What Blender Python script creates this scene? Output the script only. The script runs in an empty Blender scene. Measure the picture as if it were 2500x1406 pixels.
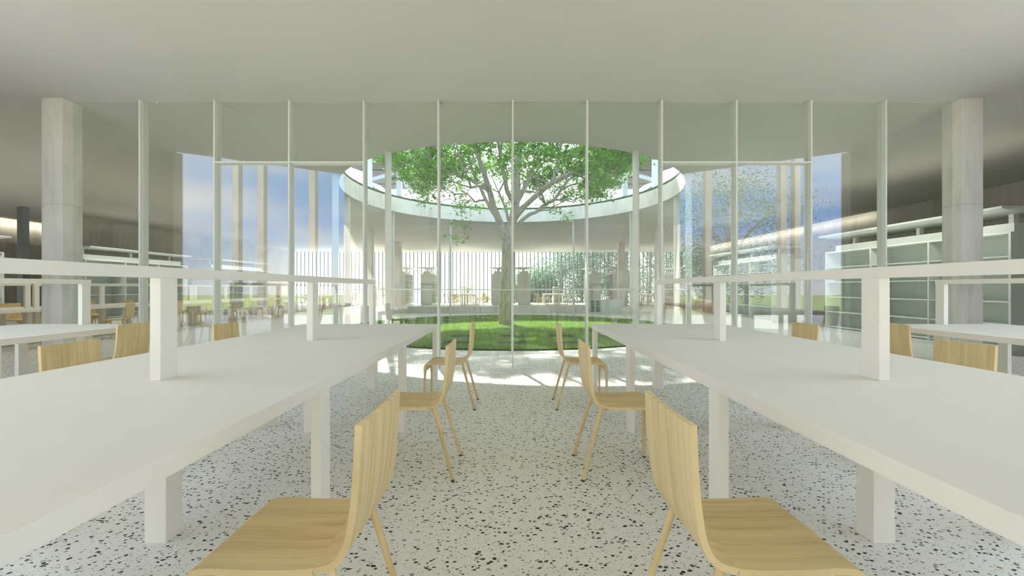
import bpy, bmesh, math, random
import numpy as np
from mathutils import Vector, Matrix
PI = math.pi
random.seed(7); rng = np.random.default_rng(7)
col = bpy.context.scene.collection
scene = bpy.context.scene

# ------------------------------------------------------------------ helpers
def tag(o, label=None, cat=None, group=None, kind=None):
    if label: o['label'] = label
    if cat: o['category'] = cat
    if group: o['group'] = group
    if kind: o['kind'] = kind
    return o

def empty(name, loc=(0, 0, 0), rz=0.0):
    o = bpy.data.objects.new(name, None); col.objects.link(o)
    o.location = loc; o.rotation_euler = (0, 0, rz); o.empty_display_size = .1
    return o

class MB:
    def __init__(s): s.v = []; s.f = []
    def box(s, x0, y0, z0, x1, y1, z1):
        n = len(s.v)
        s.v += [(x0,y0,z0),(x1,y0,z0),(x1,y1,z0),(x0,y1,z0),(x0,y0,z1),(x1,y0,z1),(x1,y1,z1),(x0,y1,z1)]
        s.f += [tuple(n+i for i in q) for q in ((0,3,2,1),(4,5,6,7),(0,1,5,4),(1,2,6,5),(2,3,7,6),(3,0,4,7))]
        return s
    def prism(s, poly, z0, z1):
        """poly: ccw (x,y) list"""
        n = len(s.v); k = len(poly)
        s.v += [(x, y, z0) for x, y in poly] + [(x, y, z1) for x, y in poly]
        s.f.append(tuple(n+i for i in reversed(range(k)))); s.f.append(tuple(n+k+i for i in range(k)))
        for i in range(k):
            j = (i+1) % k; s.f.append((n+i, n+j, n+k+j, n+k+i))
        return s
    def tube(s, pts, rad, n=10, caps=True):
        pts = [Vector(p) for p in pts]
        if not hasattr(rad, '__len__'): rad = [rad]*len(pts)
        t0 = (pts[1]-pts[0]).normalized()
        u = t0.orthogonal().normalized(); base = len(s.v)
        for i, p in enumerate(pts):
            t = (pts[min(i+1, len(pts)-1)] - pts[max(i-1, 0)]).normalized()
            u = (u - t*u.dot(t)).normalized(); w = t.cross(u)
            for k in range(n):
                a = 2*PI*k/n
                s.v.append(tuple(p + (u*math.cos(a) + w*math.sin(a))*rad[i]))
        for i in range(len(pts)-1):
            for k in range(n):
                a = base+i*n+k; b = base+i*n+(k+1) % n
                s.f.append((a, b, b+n, a+n))
        if caps:
            s.f.append(tuple(base+k for k in reversed(range(n))))
            s.f.append(tuple(base+(len(pts)-1)*n+k for k in range(n)))
        return s
    def rotz(s, a, c=(0, 0)):
        ca, sa = math.cos(a), math.sin(a)
        s.v = [(c[0]+(x-c[0])*ca-(y-c[1])*sa, c[1]+(x-c[0])*sa+(y-c[1])*ca, z) for x, y, z in s.v]
        return s
    def build(s, name, mat, parent=None, bevel=0, smooth=False, loc=None):
        me = bpy.data.meshes.new(name); me.from_pydata(s.v, [], s.f); me.update()
        o = bpy.data.objects.new(name, me); col.objects.link(o)
        me.materials.append(mat)
        if smooth: me.polygons.foreach_set('use_smooth', [True]*len(me.polygons))
        if bevel:
            m = o.modifiers.new('bevel', 'BEVEL'); m.width = bevel; m.segments = 2; m.limit_method = 'ANGLE'
        if parent: o.parent = parent
        if loc: o.location = loc
        return o

def np_mesh(name, verts, faces4, mat, parent=None, attr=None):
    me = bpy.data.meshes.new(name)
    nv = len(verts); nf = len(faces4); k = faces4.shape[1]
    me.vertices.add(nv); me.vertices.foreach_set('co', verts.astype(np.float32).ravel())
    me.loops.add(nf*k); me.loops.foreach_set('vertex_index', faces4.astype(np.int32).ravel())
    me.polygons.add(nf); me.polygons.foreach_set('loop_start', (np.arange(nf)*k).astype(np.int32))
    me.polygons.foreach_set('loop_total', np.full(nf, k, np.int32))
    me.update(calc_edges=True)
    if attr is not None:
        a = me.attributes.new('tint', 'FLOAT', 'POINT'); a.data.foreach_set('value', attr.astype(np.float32))
    me.materials.append(mat)
    o = bpy.data.objects.new(name, me); col.objects.link(o)
    if parent: o.parent = parent
    return o

def copy_tree(o, parent=None):
    c = o.copy(); col.objects.link(c); c.parent = parent
    for ch in [x for x in bpy.data.objects if x.parent == o]: copy_tree(ch, c)
    return c
_kids = {}
def kids(o):
    if o.name not in _kids: _kids[o.name] = list(o.children)
    return _kids[o.name]
def dup(o, parent=None):
    c = o.copy(); col.objects.link(c); c.parent = parent
    for ch in kids(o): dup(ch, c)
    return c

# ------------------------------------------------------------------ materials
def newmat(name):
    m = bpy.data.materials.new(name); m.use_nodes = True
    nt = m.node_tree; b = nt.nodes['Principled BSDF']
    return m, nt, b
def N(nt, t, **kw):
    n = nt.nodes.new(t)
    for k, v in kw.items(): setattr(n, k, v)
    return n
def ramp(nt, pts, interp='LINEAR'):
    r = N(nt, 'ShaderNodeValToRGB'); e = r.color_ramp.elements; r.color_ramp.interpolation = interp
    while len(e) < len(pts): e.new(.5)
    for i, (p, c) in enumerate(pts): e[i].position = p; e[i].color = (*c, 1)
    return r
def plain(name, c, rough=.5, var=.03, scale=3, metallic=0, spec=.5):
    m, nt, b = newmat(name)
    tc = N(nt, 'ShaderNodeTexCoord'); no = N(nt, 'ShaderNodeTexNoise'); no.inputs['Scale'].default_value = scale
    no.inputs['Detail'].default_value = 5
    nt.links.new(tc.outputs['Object'], no.inputs['Vector'])
    r = ramp(nt, [(.3, tuple(x*(1-var) for x in c)), (.7, tuple(min(1, x*(1+var)) for x in c))])
    nt.links.new(no.outputs['Fac'], r.inputs['Fac']); nt.links.new(r.outputs['Color'], b.inputs['Base Color'])
    b.inputs['Roughness'].default_value = rough; b.inputs['Metallic'].default_value = metallic
    b.inputs['Specular IOR Level'].default_value = spec
    return m

M = {}
M['white_table'] = plain('white_lacquer', (.86, .825, .735), .55, .01, spec=.3)
M['white_steel'] = plain('white_painted_steel', (.72, .715, .665), .45, .01)
M['truss_white'] = plain('truss_white', (.82, .83, .86), .4, .01)
M['dark_steel'] = plain('grey_steel', (.22, .24, .25), .5, .03)
M['fin'] = plain('fin_grey', (.16, .17, .17), .5, .03)
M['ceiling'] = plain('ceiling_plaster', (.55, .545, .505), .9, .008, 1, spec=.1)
M['shelf'] = plain('shelf_grey_green', (.69, .73, .685), .55, .015)
M['deck'] = plain('deck_grey', (.065, .068, .072), .7, .03)
M['rubber'] = plain('black_rubber', (.05, .05, .055), .6, .05)
M['slab'] = plain('dark_slab', (.018, .022, .016), .9, .2, 20)
M['pale_ground'] = plain('pale_ground', (.55, .56, .50), .9, .12, 2)
M['ply_light'] = plain('pale_ply', (.70, .56, .42), .5, .05, 8)

def mk_wood(name, c0, c1, c2):
    m, nt, b = newmat(name)
    tc = N(nt, 'ShaderNodeTexCoord'); oi = N(nt, 'ShaderNodeObjectInfo')
    mp = N(nt, 'ShaderNodeMapping'); mp.inputs['Scale'].default_value = (1.6, 46, 1.6)
    add = N(nt, 'ShaderNodeVectorMath', operation='ADD'); nt.links.new(tc.outputs['Object'], add.inputs[0])
    sc = N(nt, 'ShaderNodeVectorMath', operation='SCALE'); sc.inputs[0].default_value = (3, 5, 7)
    nt.links.new(oi.outputs['Random'], sc.inputs['Scale']); nt.links.new(sc.outputs[0], add.inputs[1])
    nt.links.new(add.outputs[0], mp.inputs['Vector'])
    n1 = N(nt, 'ShaderNodeTexNoise'); n1.inputs['Scale'].default_value = 1.0; n1.inputs['Detail'].default_value = 6; n1.inputs['Distortion'].default_value = .5
    nt.links.new(mp.outputs[0], n1.inputs['Vector'])
    mp2 = N(nt, 'ShaderNodeMapping'); mp2.inputs['Scale'].default_value = (.8, 9, .8); nt.links.new(add.outputs[0], mp2.inputs['Vector'])
    n2 = N(nt, 'ShaderNodeTexNoise'); n2.inputs['Scale'].default_value = 1.6; n2.inputs['Detail'].default_value = 2; n2.inputs['Distortion'].default_value = 1.2
    nt.links.new(mp2.outputs[0], n2.inputs['Vector'])
    r1 = ramp(nt, [(.30, c2), (.42, c1), (.55, c0), (.8, c0)]); nt.links.new(n1.outputs['Fac'], r1.inputs['Fac'])
    r2 = ramp(nt, [(.35, tuple(x*.88 for x in c1)), (.6, c0)]); nt.links.new(n2.outputs['Fac'], r2.inputs['Fac'])
    mx = N(nt, 'ShaderNodeMix', data_type='RGBA'); mx.inputs[0].default_value = .5
    nt.links.new(r1.outputs[0], mx.inputs[6]); nt.links.new(r2.outputs[0], mx.inputs[7])
    nt.links.new(mx.outputs[2], b.inputs['Base Color'])
    b.inputs['Roughness'].default_value = .5; b.inputs['Specular IOR Level'].default_value = .3
    return m
M['wood'] = mk_wood('maple_ply', (.79, .62, .34), (.70, .52, .265), (.50, .34, .16))

def mk_terrazzo():
    m, nt, b = newmat('terrazzo')
    tc = N(nt, 'ShaderNodeTexCoord')
    no = N(nt, 'ShaderNodeTexNoise'); no.inputs['Scale'].default_value = 60; no.inputs['Detail'].default_value = 1
    nt.links.new(tc.outputs['Object'], no.inputs['Vector'])
    ns = N(nt, 'ShaderNodeVectorMath', operation='MULTIPLY_ADD'); ns.inputs[1].default_value = (.014, .014, 0)
    nt.links.new(no.outputs['Color'], ns.inputs[0]); nt.links.new(tc.outputs['Object'], ns.inputs[2])
    prev = None
    base = N(nt, 'ShaderNodeRGB'); base.outputs[0].default_value = (.84, .83, .785, 1)
    cur = base.outputs[0]
    for sc_, thr, sel, cols in ((43, .45, .78, [(0, (.010, .012, .012)), (.40, (.012, .014, .014)), (.43, (.30, .31, .29)), (.70, (.42, .42, .39)), (.73, (.05, .055, .05)), (.95, (.42, .26, .17)), (1, (.36, .16, .09))]),
                                (100, .36, .80, [(0, (.03, .035, .03)), (.45, (.03, .035, .03)), (.5, (.42, .43, .40)), (1, (.50, .50, .46))])):
        mp = N(nt, 'ShaderNodeMapping'); mp.inputs['Rotation'].default_value = (0, 0, .5); mp.inputs['Scale'].default_value = (1, 1.35, 0)
        nt.links.new(ns.outputs[0], mp.inputs['Vector'])
        vo = N(nt, 'ShaderNodeTexVoronoi', voronoi_dimensions='2D'); vo.inputs['Scale'].default_value = sc_; vo.inputs['Randomness'].default_value = 1
        nt.links.new(mp.outputs[0], vo.inputs['Vector'])
        sp = N(nt, 'ShaderNodeSeparateColor'); nt.links.new(vo.outputs['Color'], sp.inputs[0])
        # chip radius varies per cell
        tm = N(nt, 'ShaderNodeMath', operation='MULTIPLY_ADD'); tm.inputs[1].default_value = .26; tm.inputs[2].default_value = thr-.24
        nt.links.new(sp.outputs[1], tm.inputs[0])
        lt = N(nt, 'ShaderNodeMath', operation='LESS_THAN'); nt.links.new(vo.outputs['Distance'], lt.inputs[0]); nt.links.new(tm.outputs[0], lt.inputs[1])
        gt = N(nt, 'ShaderNodeMath', operation='GREATER_THAN'); nt.links.new(sp.outputs[0], gt.inputs[0]); gt.inputs[1].default_value = sel
        mu = N(nt, 'ShaderNodeMath', operation='MULTIPLY'); nt.links.new(lt.outputs[0], mu.inputs[0]); nt.links.new(gt.outputs[0], mu.inputs[1])
        r = ramp(nt, cols, 'CONSTANT'); nt.links.new(sp.outputs[2], r.inputs['Fac'])
        mx = N(nt, 'ShaderNodeMix', data_type='RGBA'); nt.links.new(mu.outputs[0], mx.inputs[0])
        nt.links.new(cur, mx.inputs[6]); nt.links.new(r.outputs[0], mx.inputs[7]); cur = mx.outputs[2]
    nt.links.new(cur, b.inputs['Base Color'])
    b.inputs['Roughness'].default_value = .42; b.inputs['Specular IOR Level'].default_value = .35
    return m
M['terrazzo'] = mk_terrazzo()

def mk_concrete(name, c, line=2.4):
    m, nt, b = newmat(name)
    tc = N(nt, 'ShaderNodeTexCoord')
    mp = N(nt, 'ShaderNodeMapping'); mp.inputs['Scale'].default_value = (5, 5, .7); nt.links.new(tc.outputs['Object'], mp.inputs['Vector'])
    n1 = N(nt, 'ShaderNodeTexNoise'); n1.inputs['Scale'].default_value = 1.4; n1.inputs['Detail'].default_value = 8; n1.inputs['Roughness'].default_value = .65
    nt.links.new(mp.outputs[0], n1.inputs['Vector'])
    n2 = N(nt, 'ShaderNodeTexNoise'); n2.inputs['Scale'].default_value = 1.1; n2.inputs['Detail'].default_value = 3
    nt.links.new(tc.outputs['Object'], n2.inputs['Vector'])
    ad = N(nt, 'ShaderNodeMath', operation='ADD'); nt.links.new(n1.outputs['Fac'], ad.inputs[0]); nt.links.new(n2.outputs['Fac'], ad.inputs[1])
    r = ramp(nt, [(.38, tuple(x*.80 for x in c)), (.5, c), (.64, tuple(min(1, x*1.1) for x in c))])
    hf = N(nt, 'ShaderNodeMath', operation='MULTIPLY'); hf.inputs[1].default_value = .5; nt.links.new(ad.outputs[0], hf.inputs[0])
    nt.links.new(hf.outputs[0], r.inputs['Fac'])
    sp = N(nt, 'ShaderNodeSeparateXYZ'); nt.links.new(tc.outputs['Object'], sp.inputs[0])
    pp = N(nt, 'ShaderNodeMath', operation='PINGPONG'); pp.inputs[1].default_value = line/2; nt.links.new(sp.outputs[2], pp.inputs[0])
    lt = N(nt, 'ShaderNodeMath', operation='LESS_THAN'); lt.inputs[1].default_value = .005; nt.links.new(pp.outputs[0], lt.inputs[0])
    mx = N(nt, 'ShaderNodeMix', data_type='RGBA'); mx.blend_type = 'MULTIPLY'; mx.inputs[7].default_value = (.8, .78, .76, 1)
    nt.links.new(lt.outputs[0], mx.inputs[0]); nt.links.new(r.outputs[0], mx.inputs[6]); nt.links.new(mx.outputs[2], b.inputs['Base Color'])
    bp = N(nt, 'ShaderNodeBump'); bp.inputs['Strength'].default_value = .12; bp.inputs['Distance'].default_value = .01
    nt.links.new(n1.outputs['Fac'], bp.inputs['Height']); nt.links.new(bp.outputs[0], b.inputs['Normal'])
    b.inputs['Roughness'].default_value = .8; b.inputs['Specular IOR Level'].default_value = .2
    return m
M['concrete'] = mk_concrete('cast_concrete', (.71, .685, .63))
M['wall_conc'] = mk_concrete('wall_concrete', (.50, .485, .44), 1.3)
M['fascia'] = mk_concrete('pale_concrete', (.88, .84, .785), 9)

def mk_glass(name, f0, f1):
    m = bpy.data.materials.new(name); m.use_nodes = True; nt = m.node_tree; nt.nodes.clear()
    out = N(nt, 'ShaderNodeOutputMaterial'); tr = N(nt, 'ShaderNodeBsdfTransparent'); gl = N(nt, 'ShaderNodeBsdfGlossy')
    tr.inputs[0].default_value = (.985, .995, .985, 1); gl.inputs['Roughness'].default_value = 0.012
    lw = N(nt, 'ShaderNodeLayerWeight'); lw.inputs['Blend'].default_value = .5
    pw = N(nt, 'ShaderNodeMath', operation='POWER'); pw.inputs[1].default_value = 3; nt.links.new(lw.outputs['Facing'], pw.inputs[0])
    ma = N(nt, 'ShaderNodeMath', operation='MULTIPLY_ADD'); ma.inputs[1].default_value = f1; ma.inputs[2].default_value = f0
    nt.links.new(pw.outputs[0], ma.inputs[0])
    mx = N(nt, 'ShaderNodeMixShader'); nt.links.new(ma.outputs[0], mx.inputs[0]); nt.links.new(tr.outputs[0], mx.inputs[1]); nt.links.new(gl.outputs[0], mx.inputs[2])
    nt.links.new(mx.outputs[0], out.inputs[0])
    # subtle streaks keep it procedural
    return m
M['glass'] = mk_glass('clear_glass', .085, .32)
M['glass2'] = mk_glass('courtyard_glass', .008, .05)

def mk_leaf(name, ca, cb, trans=.45):
    m, nt, b = newmat(name)
    at = N(nt, 'ShaderNodeAttribute', attribute_name='tint')
    r = ramp(nt, [(0, ca), (1, cb)]); nt.links.new(at.outputs['Fac'], r.inputs['Fac'])
    nt.links.new(r.outputs[0], b.inputs['Base Color']); b.inputs['Roughness'].default_value = .5; b.inputs['Specular IOR Level'].default_value = .25
    tl = N(nt, 'ShaderNodeBsdfTranslucent'); nt.links.new(r.outputs[0], tl.inputs['Color'])
    mx = N(nt, 'ShaderNodeMixShader'); mx.inputs[0].default_value = trans
    nt.links.new(b.outputs[0], mx.inputs[1]); nt.links.new(tl.outputs[0], mx.inputs[2]); nt.links.new(mx.outputs[0], nt.nodes['Material Output'].inputs[0])
    return m
M['leaf'] = mk_leaf('tree_leaf', (.05, .21, .022), (.28, .56, .09), .42)
M['far_leaf'] = mk_leaf('far_leaf', (.10, .20, .12), (.34, .52, .34))  # fog haze is mixed into this pale grey-green
M['yellow_leaf'] = mk_leaf('yellow_leaf', (.45, .42, .10), (.75, .62, .20))
M['grass'] = mk_leaf('lawn_grass', (.15, .29, .05), (.47, .66, .20), .33)
M['soil'] = plain('lawn_base', (.045, .11, .025), .95, .25, 25)
M['turf'] = mk_leaf('roof_turf_grass', (.03, .09, .02), (.07, .17, .03), .2)

def mk_bark():
    m, nt, b = newmat('bark')
    tc = N(nt, 'ShaderNodeTexCoord'); mp = N(nt, 'ShaderNodeMapping'); mp.inputs['Scale'].default_value = (14, 14, 3)
    nt.links.new(tc.outputs['Object'], mp.inputs[0])
    n1 = N(nt, 'ShaderNodeTexNoise'); n1.inputs['Scale'].default_value = 1.5; n1.inputs['Detail'].default_value = 6; n1.inputs['Distortion'].default_value = 1.2
    nt.links.new(mp.outputs[0], n1.inputs['Vector'])
    vo = N(nt, 'ShaderNodeTexVoronoi', feature='DISTANCE_TO_EDGE'); vo.inputs['Scale'].default_value = 1.6; nt.links.new(mp.outputs[0], vo.inputs['Vector'])
    sp = N(nt, 'ShaderNodeSeparateXYZ'); nt.links.new(tc.outputs['Object'], sp.inputs[0])
    mr = N(nt, 'ShaderNodeMapRange'); mr.inputs[1].default_value = 0; mr.inputs[2].default_value = 3.2; nt.links.new(sp.outputs[2], mr.inputs[0])
    rlow = ramp(nt, [(.3, (.17, .15, .06)), (.5, (.36, .33, .15)), (.7, (.50, .46, .26))])
    rhi = ramp(nt, [(.3, (.28, .245, .22)), (.5, (.48, .43, .385)), (.7, (.63, .58, .53))])
    nt.links.new(n1.outputs['Fac'], rlow.inputs[0]); nt.links.new(n1.outputs['Fac'], rhi.inputs[0])
    mx = N(nt, 'ShaderNodeMix', data_type='RGBA'); nt.links.new(mr.outputs[0], mx.inputs[0]); nt.links.new(rlow.outputs[0], mx.inputs[6]); nt.links.new(rhi.outputs[0], mx.inputs[7])
    nt.links.new(mx.outputs[2], b.inputs['Base Color']); b.inputs['Roughness'].default_value = .85
    bp = N(nt, 'ShaderNodeBump'); bp.inputs['Strength'].default_value = .9; bp.inputs['Distance'].default_value = .03
    ad = N(nt, 'ShaderNodeMath', operation='MULTIPLY'); nt.links.new(vo.outputs[0], ad.inputs[0]); nt.links.new(n1.outputs['Fac'], ad.inputs[1])
    nt.links.new(ad.outputs[0], bp.inputs['Height']); nt.links.new(bp.outputs[0], b.inputs['Normal'])
    return m
M['bark'] = mk_bark()

# ------------------------------------------------------------------ setting
H = 3.95; EYE = 1.178; CY = 12.93; RO = 4.89; ST = .52
YF = 6.25      # glazed front
YW = 32.6      # far window wall
XL, XR, XLL = -16.7, 13.25, -20.4
YB = -6.0
def struct(name, mb, mat, parent=None, **k):
    o = mb.build(name, mat, parent, **k)
    if not parent: o['kind'] = 'structure'
    return o

fl = MB(); seg = 96
# floor with a round hole for the lawn: fan of quads ring + outer rectangle
R_L = 5.0
def ring_rect(mb, r, x0, x1, y0, y1, z, cx=0, cy=CY, n=96, flip=False):
    b = len(mb.v)
    for i in range(n):
        a = 2*PI*i/n; dx, dy = math.cos(a), math.sin(a)
        mb.v.append((cx+r*dx, cy+r*dy, z))
        t = min((x1-cx)/dx if dx > 1e-9 else (x0-cx)/dx if dx < -1e-9 else 1e9, (y1-cy)/dy if dy > 1e-9 else (y0-cy)/dy if dy < -1e-9 else 1e9)
        mb.v.append((cx+t*dx, cy+t*dy, z))
    for i in range(n):
        j = (i+1) % n; q = (b+2*i, b+2*i+1, b+2*j+1, b+2*j)
        mb.f.append(q[::-1] if flip else q)
ring_rect(fl, R_L, -9, 9, CY-9, CY+9, 0)
# corner fixes are covered by surrounding plates
y0, y1 = CY-9, CY+9
def q(x0, ya, x1, yb, z=0):
    n = len(fl.v); fl.v += [(x0,ya,z),(x1,ya,z),(x1,yb,z),(x0,yb,z)]; fl.f.append((n,n+1,n+2,n+3))
q(XLL-.3, YB, -9, YW+.4); q(9, YB, XR+.3, YW+.4); q(-9, YB, 9, y0); q(-9, y1, 9, YW+.4)
for sx in (-1, 1):
    for sy in (-1, 1):   # the four corner triangles left by the fan
        pass
floor = struct('floor', fl, M['terrazzo'])

# roof slab / ceiling with round opening and two unseen notches added so sky mirrors in the glass
def slab(name, outer, holes, z0, z1, mat):
    cu = bpy.data.curves.new(name, 'CURVE'); cu.dimensions = '2D'; cu.fill_mode = 'BOTH'
    for pts in [outer]+holes:
        s = cu.splines.new('POLY'); s.points.add(len(pts)-1); s.use_cyclic_u = True
        for i, (x, y) in enumerate(pts): s.points[i].co = (x, y, 0, 1)
    cu.extrude = (z1-z0)/2
    o = bpy.data.objects.new(name+'_curve', cu); col.objects.link(o)
    dg = bpy.context.evaluated_depsgraph_get()
    me = bpy.data.meshes.new_from_object(o.evaluated_get(dg)); bpy.data.objects.remove(o)
    me.name = name; me.transform(Matrix.Translation((0, 0, (z0+z1)/2)))
    me.materials.clear(); me.materials.append(mat)
    r = bpy.data.objects.new(name, me); col.objects.link(r); return r
circ = [(RO*math.cos(2*PI*i/128), CY+RO*math.sin(2*PI*i/128)) for i in range(128)]
outl = [(XLL-.3, YB-.2), (-14.8, YB-.2), (-6.85, 4.0), (-4.1, 2.3), (-7.4, YB-.2), (7.4, YB-.2), (4.1, 2.3), (6.85, 4.0), (13.5, -4.3), (XR+.3, YW+.4), (XLL-.3, YW+.4)]
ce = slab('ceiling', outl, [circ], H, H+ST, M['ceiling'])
for sx, xe, ye, nm in ((-1, 14.8, -6.1, 'wall_left_added'), (1, 13.4, -4.3, 'wall_right_added')):  # unseen diagonal walls, added to cut off the mirrored sky at its outer edge
    dv = Vector((sx*(xe-6.9), ye-4.0, 0)).normalized(); pv = Vector((dv.y, -dv.x, 0))*(.15 if sx < 0 else -.15)
    a = Vector((sx*6.9, 4.0, 0)); b_ = Vector((sx*xe, ye, 0)); a = a+dv*.02
    pl = [(a.x, a.y), (b_.x, b_.y), (b_.x-pv.x*1, b_.y-pv.y*1), (a.x-pv.x*1, a.y-pv.y*1)]
    ar = sum(pl[i][0]*pl[(i+1) % 4][1]-pl[(i+1) % 4][0]*pl[i][1] for i in range(4))
    if ar < 0: pl = pl[::-1]
    mm = MB().prism(pl, 0, H); struct(nm, mm, M['fascia'])
for x in (-12.1, -11.0, -8.75, 8.6, 11.9, 12.5): 
    MB().box(x-.13, YB-.2, 0, x+.13, YB+.1, 8.6).build('trim_2', M['wall_conc'])['kind'] = 'structure'
ce['kind'] = 'structure'
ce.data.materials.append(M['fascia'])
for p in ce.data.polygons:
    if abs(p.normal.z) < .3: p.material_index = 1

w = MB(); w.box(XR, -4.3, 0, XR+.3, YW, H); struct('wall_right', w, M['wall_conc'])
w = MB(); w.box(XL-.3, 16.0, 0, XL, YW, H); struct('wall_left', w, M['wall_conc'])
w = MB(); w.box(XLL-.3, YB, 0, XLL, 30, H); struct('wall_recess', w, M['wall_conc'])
w = MB(); w.box(XLL, YB, 0, XLL+.12, 21, 3.02); struct('trim_1', w, M['wall_conc'])
w = MB(); w.box(-7.4, YB-.2, 0, 7.4, YB, H); struct('wall_back', w, M['fascia'])
w = MB(); w.box(XLL-.3, YB-.2, 0, -14.9, YB, H); struct('wall_back_left', w, M['fascia'])

g = MB(); n = 0
g.v = [(-90, -60, -.12), (90, -60, -.12), (90, 120, -.12), (-90, 120, -.12)]; g.f = [(0, 1, 2, 3)]
struct('ground', g, M['pale_ground'])

gl_ = MB(); gl_.box(-60, -58, -.115, 60, YB-.4, -.02); go = gl_.build('garden_lawn', plain('garden_grass', (.30, .38, .14), .95, .25, 1.5))
tag(go, 'sunlit garden grass behind the reading room, mirrored in the glass', 'grass', kind='stuff')
# front glazing: flat plates, panes, two door heads
W1 = empty('window_1', (0, 0, 0)); W1['kind'] = 'structure'
DX = 182.3/165.5
MX = [0.012 + DX*k for k in range(-5, 6)]
FM = None
for k, x in enumerate(MX):
    FM = MB().box(-.011, 0, 0, .011, .15, H).build('mullion', M['white_steel'], W1, loc=(x, YF, 0))
xs = [-6.55] + MX + [6.57]
for a, b_ in zip(xs[:-1], xs[1:]):
    MB().box(a+.012, YF+.065, .01, b_-.012, YF+.077, H-.005).build('pane', M['glass'], W1)
for a, b_ in ((MX[1], MX[3]), (MX[7], MX[9])):
    for s, t in ((a, (a+b_)/2), ((a+b_)/2, b_)):
        MB().box(s+.011, 0, 3.025, t-.011, .15, 3.045).build('door_head', M['white_steel'], W1, loc=(0, YF, 0))

# courtyard glazing: 12 radial plates with panes and a slim rail
W2 = empty('window_2', (0, CY, 0)); W2['kind'] = 'structure'
for k in range(12):
    a = PI/6*k; c_, s_ = math.cos(a), math.sin(a)
    MB().box(4.94, -.016, 0, 5.09, .016, H).rotz(a).build('post', M['white_steel'], W2)
    a2 = a+PI/6
    p, r_ = Vector((5.02*c_, 5.02*s_, 0)), Vector((5.02*math.cos(a2), 5.02*math.sin(a2), 0))
    d = (r_-p).normalized(); nrm = Vector((-d.y, d.x, 0))
    A = p+d*.02; B = r_-d*.02; t = nrm*.006
    poly = [(A-t), (B-t), (B+t), (A+t)]
    MB().prism([(v.x, v.y) for v in poly], .01, H-.005).build('pane', M['glass2'], W2)
    t = nrm*.012; off = nrm*(-.022)
    poly = [(A-t-off), (B-t-off), (B+t-off), (A+t-off)]
    MB().prism([(v.x, v.y) for v in poly], 1.135, 1.155).build('rail', M['white_steel'], W2)

# far window wall: 100 slender fins, sill
W3 = empty('window_3', (0, YW, 0)); W3['kind'] = 'structure'
fmesh = None
for k in range(100):
    x = XL+.15+(XR-XL-.3)*k/99
    if fmesh is None:
        o = MB().box(-.033, 0, 0, .033, .09, H).build('fin', M['fin'], W3); fmesh = o.data
    else:
        o = bpy.data.objects.new('fin', fmesh); col.objects.link(o); o.parent = W3
    o.location = (x, 0, 0)
for k, x in enumerate((-8.75, 8.7, -13.5, 12.9, 0.1)):
    MB().box(-.11, -.12, 0, .11, -.01, H).build('column', M['dark_steel'], W3, loc=(x, 0, 0))
MB().box(XL, .0, 0, XR, .12, .04).build('sill', M['white_steel'], W3)

# roof turf on the rim
def blades(P, h, wd, rng, lean=.35):
    n = len(P); a = rng.uniform(0, 2*PI, n); hh = h*rng.uniform(.6, 1.25, n); ww = wd*rng.uniform(.7, 1.3, n)
    d = np.stack([np.cos(a)*ww, np.sin(a)*ww, np.zeros(n)], 1)
    tip = np.stack([rng.normal(0, lean, n)*hh, rng.normal(0, lean, n)*hh, hh], 1)
    V = np.stack([P-d, P+d, P+tip], 1).reshape(-1, 3)
    F = np.arange(3*n).reshape(-1, 3)
    return V, F, np.repeat(rng.uniform(0, 1, n), 3)
rt = MB(); ring = 128
for i in range(ring):
    a = 2*PI*i/ring
    for r_, z in ((4.90, H+ST+.001), (4.90, H+ST+.07), (9.5, H+ST+.07)): rt.v.append((r_*math.cos(a), CY+r_*math.sin(a), z))
for i in range(ring):
    j = (i+1) % ring
    rt.f += [(3*i, 3*j, 3*j+1, 3*i+1), (3*i+1, 3*j+1, 3*j+2, 3*i+2)]
rto = rt.build('roof_turf', M['soil'])
tag(rto, 'dark green turf edging the roof around the round opening', 'grass', kind='stuff')
n = 26000; a = rng.uniform(0, 2*PI, n); r_ = 4.89+np.abs(rng.normal(0, .5, n))
V, F, A_ = blades(np.stack([r_*np.cos(a), CY+r_*np.sin(a), np.full(n, H+ST+.05)], 1), .07, .008, rng)
np_mesh('turf_blades', V, F, M['turf'], rto, A_)['kind'] = 'stuff'

# ------------------------------------------------------------------ lawn
lw = MB(); lw.v.append((0, CY, .02))
for i in range(128):
    a = 2*PI*i/128; lw.v.append((4.93*math.cos(a), CY+4.93*math.sin(a), .02)); 
for i in range(128): lw.f.append((0, 1+i, 1+(i+1) % 128))
for i in range(128):
    a = 2*PI*i/128; lw.v.append((4.93*math.cos(a), CY+4.93*math.sin(a), -.1))
for i in range(128): lw.f.append((1+i, 129+i, 129+(i+1) % 128, 1+(i+1) % 128))
lo = lw.build('lawn', M['soil']); tag(lo, 'round green lawn under the tree in the glazed courtyard', 'lawn', kind='stuff')
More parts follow.
